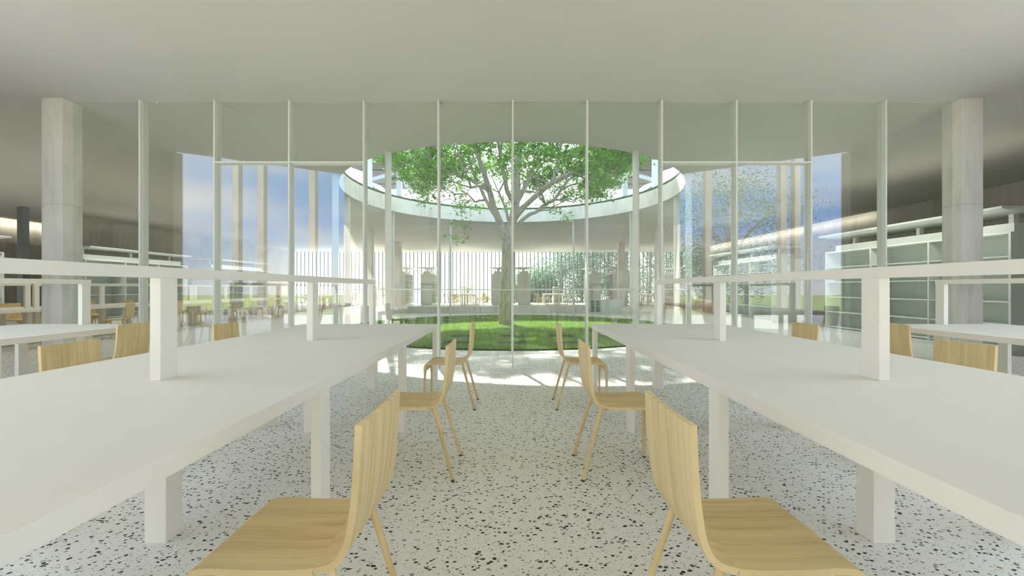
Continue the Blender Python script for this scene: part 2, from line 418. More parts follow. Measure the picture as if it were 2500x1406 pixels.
# pavers
SX, SY = 1.17, 1.17
slabs = []
for j in range(-4, 5):
    for i in range(-4, 5):
        x = i*SX; y = 10.08+SY*(j+2) - 0.02
        r = math.hypot(x, y-CY)
        if 2.75 < r < 4.62: slabs.append((x, y))
n = 230000
a = rng.uniform(0, 2*PI, n); r_ = 4.93*np.sqrt(rng.uniform(0, 1, n))
P = np.stack([r_*np.cos(a), CY+r_*np.sin(a), np.full(n, .015)], 1)
keep = np.ones(n, bool)
for x, y in slabs: keep &= ~((np.abs(P[:, 0]-x) < .31) & (np.abs(P[:, 1]-y) < .29))
P = P[keep]
V, F, A_ = blades(P, .055, .006, rng, .45)
np_mesh('grass_blades', V, F, M['grass'], lo, A_)['kind'] = 'stuff'
rows = sorted(set(round(y, 3) for x, y in slabs))
ordn = ['nearest', 'second', 'third', 'fourth', 'fifth', 'sixth', 'seventh', 'farthest']
cnt = ['leftmost', 'second from left', 'third from left', 'fourth from left', 'fifth from left', 'sixth from left', 'seventh from left', 'eighth from left']
for ri, ry in enumerate(rows):
    rr = sorted([s for s in slabs if round(s[1], 3) == ry])
    for k, (x, y) in enumerate(rr):
        nm = 'rightmost' if k == len(rr)-1 else cnt[k]
        o = MB().box(-.28, -.23, 0, .28, .23, .028).build('stepping_stone', M['slab'], loc=(x, y, .005), bevel=.004)
        tag(o, '%s black stone in %s crosswise row on lawn' % (nm, ordn[ri] if ri < len(rows)-1 else 'farthest'), 'stepping stone', 'black stepping stones in the lawn')

# ------------------------------------------------------------------ columns
def column(x, y, s, label, mat=M['concrete'], h=H, g_='concrete columns'):
    o = MB().box(-s/2, -s/2, 0, s/2, s/2, h).build('concrete_column' if mat == M['concrete'] else 'steel_column', mat, bevel=.006, loc=(x, y, 0))
    tag(o, label, 'column', g_); return o
column(-6.70, 6.32, .30, 'square concrete column at the left end of the near glass front')
column(6.71, 6.32, .30, 'square concrete column at the right end of the near glass front')
column(-6.98, 26.0, .38, 'concrete column beside the leftmost free-standing bookcase by far windows')
column(6.68, 26.0, .38, 'concrete column behind the low grey cubby shelf, right of courtyard')
column(-6.55, 19.4, .36, 'concrete column left of courtyard, left of the concrete bench end')
column(6.75, 19.4, .36, 'concrete column right of courtyard, between glass posts and right reading table rail')
column(-16.72, 14.5, .2, 'slim dark steel column far left, left of the big concrete column', M['dark_steel'], g_=None)

# low concrete bench beyond lawn, with steps at the ends
bn = empty('concrete_bench', (0, 20.25, 0)); tag(bn, 'long low concrete bench wall behind the round lawn', 'bench')
MB().box(-5.0, 0, 0, 5.0, .6, .27).build('seat_block', M['concrete'], bn, bevel=.005)
for sx in (-1, 1):
    MB().box(min(sx*5.0, sx*5.45), .02, 0, max(sx*5.0, sx*5.45), .6, .18).build('step', M['fascia'], bn)
    MB().box(min(sx*5.45, sx*5.9), .04, 0, max(sx*5.45, sx*5.9), .6, .09).build('step', M['fascia'], bn)

# ------------------------------------------------------------------ tables
def make_table():
    r = empty('reading_table')
    wt = M['white_table']; W = .765; L = 2.3
    MB().box(-W, -L, .694, W, L, .75).build('tabletop', wt, r, bevel=.003)
    ys = [-L+.01+k*1.494 for k in range(4)]
    for y in ys:
        for x0, x1 in ((-W+.001, -W+.048), (W-.048, W-.001)):
            MB().box(x0, y, 0, x1, y+.1, .694).build('leg', wt, r, bevel=.002)
        MB().box(-.05, y, 0, .05, y+.1, .694).build('leg', wt, r, bevel=.003)
        MB().box(-.025, y, .75, .025, y+.1, 1.225).build('divider_post', wt, r, bevel=.002)
    MB().box(-.025, -L, 1.225, .025, L, 1.275).build('divider_rail', wt, r, bevel=.002)
    return r
table0 = make_table(); used = []
def place_table(x, y, label, rz=0):
    t = table0 if not used else dup(table0)
    used.append(1); t.location = (x, y, 0); t.rotation_euler.z = rz
    tag(t, label, 'table', 'long white reading tables with centre rails'); return t

# ------------------------------------------------------------------ chairs
def shell(profile, w, th, curve, nw=9, taper=None):
    """profile [(x,z)] from top; returns MB closed ribbon"""
    mb = MB(); n = len(profile); P = [Vector((p[0], 0, p[1])) for p in profile]
    nor = []
    for i in range(n):
        t = (P[min(i+1, n-1)]-P[max(i-1, 0)]).normalized(); nor.append(Vector((-t.z, 0, t.x)))
    for side in (0, 1):
        for i in range(n):
            hw = w/2 * (taper(i/(n-1)) if taper else 1)
            for k in range(nw):
                u = -1+2*k/(nw-1)
                c_ = curve(P[i].z)*(1-u*u)
                p = P[i]+nor[i]*(th if side else 0)
                mb.v.append((p.x-c_, u*hw, p.z))
    def id_(s, i, k): return s*n*nw+i*nw+k
    for i in range(n-1):
        for k in range(nw-1):
            mb.f.append((id_(0,i,k), id_(0,i,k+1), id_(0,i+1,k+1), id_(0,i+1,k)))
            mb.f.append((id_(1,i,k), id_(1,i+1,k), id_(1,i+1,k+1), id_(1,i,k+1)))
        mb.f.append((id_(0,i,0), id_(0,i+1,0), id_(1,i+1,0), id_(1,i,0)))
        mb.f.append((id_(0,i,nw-1), id_(1,i,nw-1), id_(1,i+1,nw-1), id_(0,i+1,nw-1)))
    for k in range(nw-1):
        mb.f.append((id_(0,0,k), id_(1,0,k), id_(1,0,k+1), id_(0,0,k+1)))
        mb.f.append((id_(0,n-1,k), id_(0,n-1,k+1), id_(1,n-1,k+1), id_(1,n-1,k)))
    return mb
def smoothprof(pts, sub=5):
    out = []; n = len(pts)
    for i in range(n-1):
        p0, p1, p2, p3 = pts[max(i-1, 0)], pts[i], pts[i+1], pts[min(i+2, n-1)]
        for s in range(sub):
            t = s/sub
            out.append(tuple(.5*((2*p1[k])+(-p0[k]+p2[k])*t+(2*p0[k]-5*p1[k]+4*p2[k]-p3[k])*t*t+(-p0[k]+3*p1[k]-3*p2[k]+p3[k])*t**3) for k in (0, 1)))
    out.append(pts[-1]); return out
def autosmooth(o):
    me = o.data; me.polygons.foreach_set('use_smooth', [True]*len(me.polygons))
    try: me.set_sharp_from_angle(angle=math.radians(35))
    except Exception: pass
def make_chair():
    r = empty('plywood_chair'); wd = M['wood']; W = .375; th = .018
    cv = lambda z: .007*max(0, min(1, (z-.5)/.3))
    back = smoothprof([(-.228, .822), (-.224, .73), (-.218, .64), (-.208, .56), (-.194, .505), (-.168, .468), (-.118, .451)])
    seat = smoothprof([(-.118, .451), (-.06, .447), (.05, .448), (.15, .452), (.195, .446), (.215, .425), (.220, .39), (.220, .365)])
    # profile is upper/inner face; thickness grows to the underside
    def mk(p, nm):
        o = shell(p[::-1], W, th, cv).build(nm, wd, r); autosmooth(o); return o
    mk(back, 'backrest'); mk(seat, 'seat')
    for s in (-1, 1):
        y0, y1 = s*W/2, s*(W/2-.03); yg = s*(W/2-.075)
        mb = MB()
        for x in (.202, .2195):
            mb.v += [(x, y0, .366), (x, yg, .366), (x, y1, .30), (x, y1, .012), (x, y0, .012)]
        if s > 0: mb.f += [(0,1,2,3,4), (9,8,7,6,5)]
        else: mb.f += [(4,3,2,1,0), (5,6,7,8,9)]
        for i in range(5):
            j = (i+1) % 5; mb.f.append((i, 5+i, 5+j, j) if s > 0 else (j, 5+j, 5+i, i))
        o = mb.build('leg', wd, r, bevel=.002)
        MB().box(.203, min(y0, y1)+.001, 0, .2185, max(y0, y1)-.001, .012).build('foot_cap', M['rubber'], o)
        a, b_ = Vector((-.150, s*.160, .452)), Vector((-.272, s*.197, .012))
        o = MB().tube([a, b_], [.0125, .0105], 12).build('leg', wd, r, smooth=True); autosmooth(o)
        MB().tube([b_, b_+(b_-a).normalized()*.0115], .0112, 12).build('foot_cap', M['rubber'], o)
    return r
chair0 = make_chair(); cused = []
def place_chair(x, y, rz, label, jitter=0):
    c_ = chair0 if not cused else dup(chair0)
    cused.append(1); c_.location = (x, y, 0); c_.rotation_euler.z = rz + jitter
    tag(c_, label, 'chair', 'pale plywood reading chairs'); return c_

CYS = (1.285, 2.78, 4.285)
posn = ('nearest camera', 'middle', 'farthest')
# four foreground tables
fg = [(-1.645, 2.75, 'long white reading table left of the aisle, nearest on the left'),
      (1.717, 2.75, 'long white reading table right of the aisle, nearest on the right'),
      (-5.035, 2.75, 'white reading table at far left edge, left of the nearest left table'),
      (5.06, 2.75, 'white reading table at far right edge, right of the nearest right table')]
for x, y, l in fg: place_table(x, y, l)
E = .765+.245
for k in range(3):
    place_chair(-1.645+E, CYS[k], PI, 'plywood chair on the aisle side of the left table, %s' % posn[k])
    place_chair(1.717-E, CYS[k], 0, 'plywood chair on the aisle side of the right table, %s' % posn[k])
for k in (1, 2):
    place_chair(-1.645-E, CYS[k], 0, 'plywood chair behind the left near table showing its back, %s of the row' % posn[k].replace('middle', 'nearer'))
    place_chair(1.717+E, CYS[k], PI, 'plywood chair behind the right near table showing its back, %s of the row' % posn[k].replace('middle', 'nearer'))
place_chair(-5.035+E-.03, CYS[2], PI, 'plywood chair at inner side of the far left table, by its far end')
place_chair(5.06-E+.03, CYS[2], 0, 'plywood chair at inner side of the far right table, by its far end')
place_chair(-5.035-E, CYS[2], 0, 'plywood chair on outer side of the far left table, behind the tabletop')
place_chair(5.06+E, CYS[2], PI, 'plywood chair on outer side of the far right table, behind the tabletop')

# row of tables along the left hall, seen through the glass
ct = ((16.15, 'third'), (11.5, 'second'), (6.85, 'nearest'), (22.7, 'fourth'), (28.2, 'farthest'))
for y, nm in ct:
    hx = -11.75 if nm == 'farthest' else -10.4
    place_table(hx, y, 'white reading table in left hall beyond the glass, %s of the hall row' % nm)
    for k in range(3):
        yy = y + (k-1)*1.5 + random.uniform(-.12, .12)
        if not (nm == 'nearest' and k == 0):
            place_chair(hx+E+random.uniform(0, .25), yy, PI, 'plywood chair on courtyard side of the %s left hall table, %s of three' % (nm, posn[k]), random.uniform(-.35, .35))
            place_chair(hx-E-random.uniform(0, .2), yy, 0, 'plywood chair on wall side of the %s left hall table, %s of three' % (nm, posn[k]), random.uniform(-.3, .3))
# tables by the far windows
for x, nm in ((-4.35, 'left of trunk'), (3.1, 'right of trunk'), (9.3, 'rightmost')):
    pass
for x, nm in ((-3.25, 'just left of the tree trunk'), (3.1, 'just right of the tree trunk'), (9.35, 'rightmost of them'), (-8.95+.1, 'left of the concrete column')):
    place_table(x, 29.9, 'white reading table by the far windows, %s' % nm)
    for s, sn in ((-1, 'left'), (1, 'right')):
        for k in range(3):
            if x < -8 and (s < 0 or k > 0): continue
            place_chair(x+s*(E+.06), 28.4+1.5*k, 0 if s < 0 else PI, 'plywood chair on %s side of far-window table %s, %s' % (sn, nm, posn[k]), random.uniform(-.2, .2))

# ------------------------------------------------------------------ bookcases
def bookcase(x0, y0, wx, ly, bays, label, h=2.16, rz=0, canopy=True, shelves=5):
    """wx = depth across, ly = run; shelves open on both long sides (local x)"""
    r = empty('bookcase', (x0, y0, 0), rz); m = M['shelf']; tag(r, label, 'bookcase', 'grey-green double-sided bookcases')
    X = wx/2; Y = ly/2; t = .03
    MB().box(-X+.03, -Y+.03, 0, X-.03, Y-.03, .1).build('plinth', m, r)
    for s in (-1, 1):
        MB().box(-X, min(s*Y, s*(Y-.04)), .1, X, max(s*Y, s*(Y-.04)), h).build('end_panel', m, r, bevel=.003)
    MB().box(-.012, -Y+.04, .1, .012, Y-.04, h-.03).build('back_panel', m, r)
    MB().box(-X, -Y+.04, h-.035, X, Y-.04, h).build('top_panel', m, r, bevel=.003)
    bl = (ly-.08)/bays
    for k in range(1, bays):
        y = -Y+.04+k*bl
        for s in (-1, 1): MB().box(min(s*.012, s*(X-.004)), y-.015, .1, max(s*.012, s*(X-.004)), y+.015, h-.035).build('divider', m, r)
    for k in range(bays):
        ya, yb = -Y+.04+k*bl+.016, -Y+.04+(k+1)*bl-.016
        for j in range(shelves):
            z = .12+j*(h-.16)/shelves
            for s in (-1, 1):
                MB().box(min(s*.013, s*(X-.02)), ya, z, max(s*.013, s*(X-.02)), yb, z+.022).build('shelf_board', m, r)
    if canopy:
        MB().box(-X*.62, -Y+.12, h, X*.62, Y-.12, h+.17).build('light_box', m, r)
        k2 = max(2, bays)
        for k in range(k2):
            y = -Y+.4+(ly-.8)*k/(k2-1)
            MB().box(-.05, y-.04, h+.17, .05, y+.04, h+.37).build('canopy_stem', M['white_steel'], r)
        cm = MB(); a = X+.18; c2 = Y+.02
        cm.v = [(-a,-c2,h+.40),(a,-c2,h+.40),(a,c2,h+.40),(-a,c2,h+.40),(-a,-c2,h+.44),(a,-c2,h+.44),(a,c2,h+.44),(-a,c2,h+.44)]
        b_ = a*.7; cm.v += [(-b_,-c2+.05,h+.365),(b_,-c2+.05,h+.365),(b_,c2-.05,h+.365),(-b_,c2-.05,h+.365)]
        cm.f = [(4,5,6,7),(0,1,5,4),(1,2,6,5),(2,3,7,6),(3,0,4,7),(8,11,10,9),(0,8,9,1),(1,9,10,2),(2,10,11,3),(3,11,8,0)]
        cm.build('canopy', M['shelf'], r)
    return r
D = 1.05
bookcase(8.65+D/2, 9.53, D, 4.36, 3, 'grey-green bookcase along right wall, nearest, behind the right concrete column')
bookcase(8.75+D/2, 16.35, D, 4.2, 3, 'grey-green bookcase along right wall, farther, seen through glass')
bookcase(-14.35-D/2, 16.5, D, 4.5, 3, 'grey-green bookcase by left wall, between left column and first mullions')
bookcase(-14.35-D/2, 22.6, D, 4.4, 3, 'grey-green bookcase by left wall, farthest of the left row')
bookcase(-13.95-D/2, 9.5, D, 4.3, 3, 'grey-green bookcase at left edge, left of the slim dark column')
# by the far windows (end panels face us)
for x0, x1, l in ((-8.06, -7.3, 'leftmost, behind the left far column'), (-6.25, -5.48, 'second from left, left of the far-window table'),
                  (-1.4, -.58, 'just left of the tree trunk'), (.4, 1.28, 'just right of the tree trunk'),
                  (5.3, 6.07, 'above the low grey cubby shelf'), (6.9, 7.95, 'behind the right far column'),
                  (11.2, 12.2, 'rightmost, beside the right wall')):
    bookcase((x0+x1)/2, 30.15, x1-x0, 2.3, 2, 'grey bookcase end against the far windows, %s' % l)

# low grey cubby shelf and wooden cubbies
def cubby(name, x, y, rz, wx, dy, h, nx, nz, mat, label, grp=None):
    r = empty(name, (x, y, 0), rz); tag(r, label, 'shelf', grp); t = .025
    X = wx/2; Y = dy/2
    MB().box(-X, -Y, h-t, X, Y, h).build('top_panel', mat, r, bevel=.003)
    MB().box(-X, -Y, 0, X, Y, .05).build('base', mat, r)
    MB().box(-X+t, Y-.02, .05, X-t, Y, h-t).build('back_panel', mat, r)
    for s in (-1, 1): MB().box(min(s*X, s*(X-t)), -Y, .05, max(s*X, s*(X-t)), Y, h-t).build('side_panel', mat, r)
    for k in range(1, nx):
        xx = -X+k*wx/nx; MB().box(xx-t/2, -Y+.005, .05, xx+t/2, Y-.02, h-t).build('divider', mat, r)
    for j in range(1, nz):
        for k in range(nx):
            xa = -X+k*wx/nx+t/2+.001; xb = -X+(k+1)*wx/nx-t/2-.001; z = .05+(h-t-.05)*j/nz
            MB().box(xa, -Y+.01, z-.01, xb, Y-.02, z+.01).build('shelf_board', mat, r)
    return r
cb = cubby('low_bookcase', 3.86, 19.88, .06, .50, .42, .64, 2, 2, M['shelf'], 'low grey cubby bookcase with four openings right of lawn')
cb2 = MB().box(-.47, -.21, 0, .47, .21, .64).build('grey_cabinet', M['shelf'], bevel=.004, loc=(4.62, 19.94, 0)); 
tag(cb2, 'plain low grey cabinet standing right of the cubby bookcase', 'cabinet')
for k, (y, l) in enumerate(((20.95, 'nearest of three'), (22.8, 'middle of three'), (24.65, 'farthest of three'))):
    cubby('wooden_cubby', 9.35, y, -PI/2, 1.8, .45, .60, 4, 1, M['ply_light'], 'low pale wooden cubby unit beyond the right glass posts, %s' % l, 'low wooden cubby units')
place_chair(9.0, 26.1, .5, 'plywood chair standing behind the low wooden cubbies')

# ------------------------------------------------------------------ roof truss and decks above the opening
def deck(sx, label):
    r = empty('roof_canopy', (sx*5.7, 19.5, H+ST)); tag(r, label, 'canopy', 'grey roof canopies on white trusses'); z0 = 7.0-H-ST
    def T(p): return (p[0]-sx*5.7, p[1]-19.5, p[2]-H-ST)
    xi, xo = sx*3.9, sx*7.5
    # folded deck: flat far part, slanting near part, saw-tooth outer edge
    poly = [(xi, 25.0), (xi, 19.5), (sx*7.75, 19.5), (sx*7.75, 20.6), (sx*7.45, 21.2), (sx*7.45, 22.3), (sx*7.75, 22.6), (sx*7.75, 23.3), (sx*7.5, 24.0), (sx*7.5, 25.0)]
    pl = [(x-sx*5.7, y-19.5) for x, y in poly]
    if sx < 0: pass
    else: pl = pl[::-1]
    area = sum(pl[i][0]*pl[(i+1) % len(pl)][1]-pl[(i+1) % len(pl)][0]*pl[i][1] for i in range(len(pl)))
    if area < 0: pl = pl[::-1]
    MB().prism(pl, z0, z0+.35).build('deck', M['deck'], r)
    mb = MB()
    a = [T((xi, 19.5, 7.0)), T((sx*7.75, 19.5, 7.0)), T((sx*7.75, 15.0, 7.5)), T((xi, 15.0, 7.5))]
    b_ = [(x, y, z+.25) for x, y, z in a]
    if sx > 0: a = a; 
    mb.v = a+b_; mb.f = [(0,1,2,3),(7,6,5,4),(0,4,5,1),(1,5,6,2),(2,6,7,3),(3,7,4,0)]
    mb.build('deck', M['deck'], r)
    for y in (20.9, 22.3, 23.7):
        MB().box(min(xi, xo)-sx*5.7, y-19.5, z0-.03, max(xi, xo)-sx*5.7, y-19.5+.06, z0).build('rib', M['deck'], r)
    tw = M['truss_white']
    for y, wdt in ((16.2, .125), (20.7, .125)):
        MB().box(sx*5.5-wdt-sx*5.7, y-.12-19.5, 0, sx*5.5+wdt-sx*5.7, y+.12-19.5, z0+(.35 if y < 19 else 0)).build('column', tw, r)
    def tb(p, q_, rad): MB().tube([T(p), T(q_)], rad, 12).build('strut', tw, r, smooth=True)
    tb((sx*5.5, 16.2, 5.25), (sx*5.45, 20.6, 6.9), .09)
    tb((sx*5.5, 16.3, 5.15), (sx*5.5, 20.7, 5.15), .07)
    tb((sx*5.5, 20.7, 6.9), (sx*4.9, 25, 4.7), .09)
    tb((sx*5.0, 25, 4.5), (sx*5.0, 25, 7.0), .09)
    tb((sx*5.0, 25, 6.95), (sx*6.6, 25, 5.2), .09)
    tb((sx*5.0, 25, 6.95), (sx*3.0, 25, 5.0), .09)
    tb((sx*3.0, 25, 5.0), (sx*1.3, 25, 6.6), .11)
    tb((sx*5.5, 16.2, 7.2), (sx*1.8, 22.5, 6.1), .07)
    return r
deck(-1, 'grey canopy on white struts above roof, left of the tree crown')
deck(1, 'grey canopy on white struts above roof, right of the tree crown')

# ------------------------------------------------------------------ the tree
def px(x, y, d=13.4): return Vector(((x-1250.3)*d/1035, d, EYE+(703-y)*d/1035))
TB = Vector((-.19, 13.45, 0))
nodes = []; parent = []
def addpath(pts, start=None):
    p = start
    for q_ in pts:
        nodes.append(Vector(q_)); parent.append(p if p is not None else -1); p = len(nodes)-1
    return p
i0 = addpath([px(1236, 797, 13.45), px(1234, 770), px(1234, 730), px(1236, 690), px(1238, 650), px(1239, 620), px(1240, 596)])
# main fork
L1 = addpath([px(1229, 565, 13.3), px(1216, 532, 13.2), px(1203, 498, 13.1)], i0)
L1b = addpath([px(1195, 467, 12.9), px(1185, 432, 12.7), px(1172, 395, 12.4), px(1160, 350, 12.2), px(1145, 290, 12.0)], L1)
R1 = addpath([px(1248, 565, 13.5), px(1254, 532, 13.5), px(1259, 498, 13.6), px(1262, 465, 13.6)], i0)
R1b = addpath([px(1262, 430, 13.5), px(1266, 390, 13.5), px(1272, 345, 13.4), px(1280, 290, 13.4), px(1285, 230, 13.4)], R1)
S = [L1, L1b, R1, R1b]
R2 = addpath([px(1275, 470, 13.8), px(1290, 440, 14.0), px(1308, 400, 14.3), px(1330, 350, 14.6)], R1-1)
R3 = addpath([px(1285, 500, 13.2), px(1312, 475, 12.8), px(1350, 445, 12.4), px(1400, 420, 12.0)], R1-2)
L2 = addpath([px(1205, 520, 13.6), px(1186, 487, 13.9), px(1168, 450, 14.3), px(1150, 405, 14.8)], L1-1)
L3 = addpath([px(1235, 510, 14.0), px(1218, 470, 14.4), px(1200, 430, 15.0)], R1-3)
L4 = addpath([px(1185, 450, 12.3), px(1150, 458, 11.9), px(1110, 445, 11.6)], L1b-4)
M1 = addpath([px(1240, 470, 12.8), px(1232, 430, 12.3), px(1222, 380, 11.8), px(1215, 330, 11.4)], R1-1)
C0 = Vector((.1, 12.5, 5.1))
tips = []
tries = 0
while len(tips) < 1100 and tries < 20000:
    tries += 1
    u = rng.normal(size=3); u /= np.linalg.norm(u); rr = rng.uniform(.35, 1)**.5
    p = Vector((C0.x+u[0]*rr*4.0, C0.y+u[1]*rr*3.2, C0.z+u[2]*rr*1.8))
    hr = math.hypot(p.x-C0.x, p.y-C0.y)
    if p.z < 3.75+.55*math.cos(hr*1.1+p.x)*.5 and hr < 3.9: 
        if rng.uniform() > .08: continue
    if p.z < 4.7 and hr > 2.5 and rng.uniform() < .4: continue
    if p.z < 4.9 and hr < 2.3: continue
    if p.z < 3.3: continue
    if p.z < 4.7 and math.hypot(p.x, p.y-CY) > 4.55: continue
    tips.append(p)
def axisd(p): return (p-Vector((0, 13.4, 4.2))).length
tips.sort(key=axisd)
# explicit low-hanging sprays seen in the photograph
ext = [[px(1090, 465, 11.6), px(1060, 480, 11.3), px(1030, 492, 11.1)], [px(1130, 480, 11.8), px(1128, 520, 11.7), px(1126, 550, 11.65), px(1120, 580, 11.6)],
       [px(1330, 495, 12.3), px(1355, 515, 12.0), px(1385, 528, 11.9)], [px(1400, 470, 11.8), px(1430, 485, 11.6)]]
for e in ext: addpath(e, min(range(len(nodes)), key=lambda i: (nodes[i]-e[0]).length))
main_n = len(nodes)
plen = [0.0]*len(nodes)
for i in range(1, len(nodes)): plen[i] = plen[parent[i]]+(nodes[i]-nodes[parent[i]]).length
for t in tips:
    arr = nodes
    best = None; bd = 1e9
    for i in range(8, len(arr)):
        v = t-arr[i]; dd = v.length
        pen = .5*max(0, (arr[i].z-t.z)) + .55*plen[i]
        if dd+pen < bd: bd = dd+pen; best = i
    s = arr[best]; L_ = (t-s).length; k = max(2, int(L_/.28))
    mid = []
    side = Vector(rng.normal(size=3)*.06*L_)
    for j in range(1, k+1):
        f = j/k; p = s.lerp(t, f) + side*math.sin(PI*f) + Vector((0, 0, .10*L_*math.sin(PI*f)))
        mid.append(p)
    b0 = len(nodes); addpath(mid, best)
    for i in range(b0, len(nodes)): plen.append(plen[parent[i]]+(nodes[i]-nodes[parent[i]]).length)
nn = len(nodes); child = [0]*nn; des = [0]*nn
for i in range(nn-1, 0, -1):
    des[i] += 1
    if parent[i] >= 0: des[parent[i]] += des[i]; child[parent[i]] += 1
des[0] += 1
tot = des[0]
rad = [max(.006, .155*(des[i]/tot)**.45) for i in range(nn)]
for i, r_ in zip(range(7), (.245, .205, .19, .18, .175, .175, .18)): rad[i] = r_
def chainrad(end, n, r0, r1):
    i = end
    for k in range(n):
        f = k/(n-1); rad[i] = max(rad[i], r1*(1-f)+r0*f); i = parent[i]
chainrad(R1b, 9, .15, .075); chainrad(L1b, 8, .115, .05); chainrad(M1, 4, .07, .04); chainrad(R2, 4, .08, .045); chainrad(L2, 4, .065, .04)
tree = empty('courtyard_tree', (TB.x, TB.y, 0)); tag(tree, 'tall broad-crowned tree growing from the round lawn through the roof opening', 'tree')
# chains: follow the heaviest child
heavy = [-1]*nn
for i in range(1, nn):
    p = parent[i]
    if p >= 0 and (heavy[p] < 0 or des[i] > des[heavy[p]]): heavy[p] = i
kids_of = [[] for _ in range(nn)]
for i in range(1, nn):
    if parent[i] >= 0: kids_of[parent[i]].append(i)
tk = MB(); br = MB()
def off(p): return (p.x-TB.x, p.y-TB.y, p.z)
start = [(-1, 0)]
while start:
    p, c_ = start.pop()
    chain = [p] if p >= 0 else []
    rr = [min(rad[p], rad[c_]*1.25)] if p >= 0 else []
    i = c_
    while i >= 0:
        chain.append(i); rr.append(rad[i])
        for k in kids_of[i]:
            if k != heavy[i]: start.append((i, k))
        i = heavy[i]
    if len(chain) < 2: continue
    P_ = [off(nodes[k]) for k in chain]
    big = rr[0] > .06
    # refine big chains with a catmull spline
    if big:
        Q, Rr = [], []
        for a_ in range(len(P_)-1):
            p0, p1, p2, p3 = [Vector(P_[min(max(b2, 0), len(P_)-1)]) for b2 in (a_-1, a_, a_+1, a_+2)]
            for s_ in range(4):
                t = s_/4
                Q.append(.5*((2*p1)+(-p0+p2)*t+(2*p0-5*p1+4*p2-p3)*t*t+(-p0+3*p1-3*p2+p3)*t**3)); Rr.append(rr[a_]*(1-t)+rr[a_+1]*t)
        Q.append(Vector(P_[-1])); Rr.append(rr[-1]*.6)
        (tk if c_ == 0 else br).tube(Q, Rr, 16)
    else:
        rr[-1] *= .5; br.tube(P_, rr, 5)
tk.build('trunk', M['bark'], tree, smooth=True); br.build('branches', M['bark'], tree, smooth=True)
# leaves: small five-lobed sprays built from slim diamonds
def leafcloud(pts, per, spread, size, rng, nl=3, droop=.0, asp=.42):
    n = len(pts)*per; base = np.repeat(np.array([tuple(p) for p in pts]), per, 0)
    c_ = base + rng.normal(0, spread, (n, 3))*np.array([1, 1, .55]); c_[:, 2] -= droop*rng.uniform(0, 1, n)
    tint = rng.uniform(0, 1, n)
    Vs, Fs, As = [], [], []
    # leaf frame
    nrm = rng.normal(0, .55, (n, 3)); nrm[:, 2] += 1; nrm /= np.linalg.norm(nrm, axis=1)[:, None]
    ax = rng.normal(size=(n, 3)); ax -= nrm*(ax*nrm).sum(1)[:, None]; ax /= np.linalg.norm(ax, axis=1)[:, None]
    ay = np.cross(nrm, ax)
    sz = size*rng.uniform(.6, 1.3, n)[:, None]
    cnt_ = 0
    for l in range(nl):
        a = (l-(nl-1)/2)*.85
        d = ax*math.cos(a)+ay*math.sin(a); e = -ax*math.sin(a)+ay*math.cos(a)
        s2 = sz*(1 if l == (nl-1)/2 else .8)
        q0 = c_; q1 = c_+d*s2*.5+e*s2*asp/2; q2 = c_+d*s2-nrm*s2*.12; q3 = c_+d*s2*.5-e*s2*asp/2
        Vs.append(np.stack([q0, q1, q2, q3], 1).reshape(-1, 3)); Fs.append(np.arange(4*n).reshape(-1, 4)+cnt_); cnt_ += 4*n
        As.append(np.repeat(tint, 4))
    return np.concatenate(Vs), np.concatenate(Fs), np.concatenate(As)
tw_ = [Vector(off(nodes[i])) for i in range(nn) if (des[i] <= 4 and i >= main_n-11) or i in range(main_n-11, main_n)]
V, F, A_ = leafcloud(tw_, 36, .15, .086, rng)
np_mesh('foliage', V, F, M['leaf'], tree, A_)

# ------------------------------------------------------------------ planting outside
def outer_tree(x, y, h, w, label, mat, n=9000, base=.0, leaf=.22, name='willow_tree', cat='tree', grp='trees beyond the far windows', droop=.9):
    r = empty(name, (x, y, -.12)); tag(r, label, cat, grp)
    mb = MB(); mb.tube([(0, 0, 0), (.1, .1, h*.3), (-.1, 0, h*.6), (0, 0, h*.85)], [.16, .12, .08, .03], 8)
    cl = []
    for k in range(int(26)):
        u = rng.normal(size=3); u /= np.linalg.norm(u)
        p = (u[0]*w*.42, u[1]*w*.42, base+h*.52+u[2]*(h*.44)); cl.append(p)
        mb.tube([(0, 0, h*.4), (p[0]*.5, p[1]*.5, (h*.4+p[2])/2+.1), p], [.05, .03, .012], 5)
    mb.build('trunk', M['bark'], r, smooth=True)
    per = n//len(cl)
    V, F, A_ = leafcloud([Vector(p) for p in cl], per, w*.16, leaf, rng, 1, droop, .3)
    np_mesh('foliage', V, F, mat, r, A_); return r
for k, (x, y, h, w) in enumerate(((4.6, 39.6, 6.5, 5.4), (8.8, 38.6, 8.0, 5.8), (12.8, 39.4, 8.5, 6.0), (17.2, 39.2, 8.5, 6.2), (1.9, 40, 3.6, 3.6), (6.9, 42, 8.5, 7))):
    outer_tree(x, y, h, w, ['pale green weeping tree seen left of the green screen beyond far windows', 'weeping tree beyond the far windows behind the right far column',
        'weeping tree beyond far windows at the right wall', 'outermost weeping tree past the right wall', 'low pale bush beyond windows just right of trunk', 'taller green tree behind the weeping trees outside'][k], M['far_leaf'], 15000, leaf=.26)
for k, (x, y) in enumerate(((-4.7, 35.6), (-3.7, 36.2), (-2.2, 35.8))):
    outer_tree(x, y, (1.0, 1.7, 1.0)[k], 1.3, ['yellow shrub beyond far windows, leftmost of three', 'taller yellow shrub beyond far windows, behind the table', 'yellow shrub beyond far windows, nearest the trunk'][k], M['yellow_leaf'], 1500, leaf=.1, name='yellow_shrub', cat='shrub', grp='yellow shrubs outside', droop=.1)
outer_tree(13.5, -13.5, 8.5, 6.5, 'broad garden tree whose reflection shows in the right glass', M['far_leaf'], 12000, leaf=.22, name='garden_tree', grp=None, droop=.3)

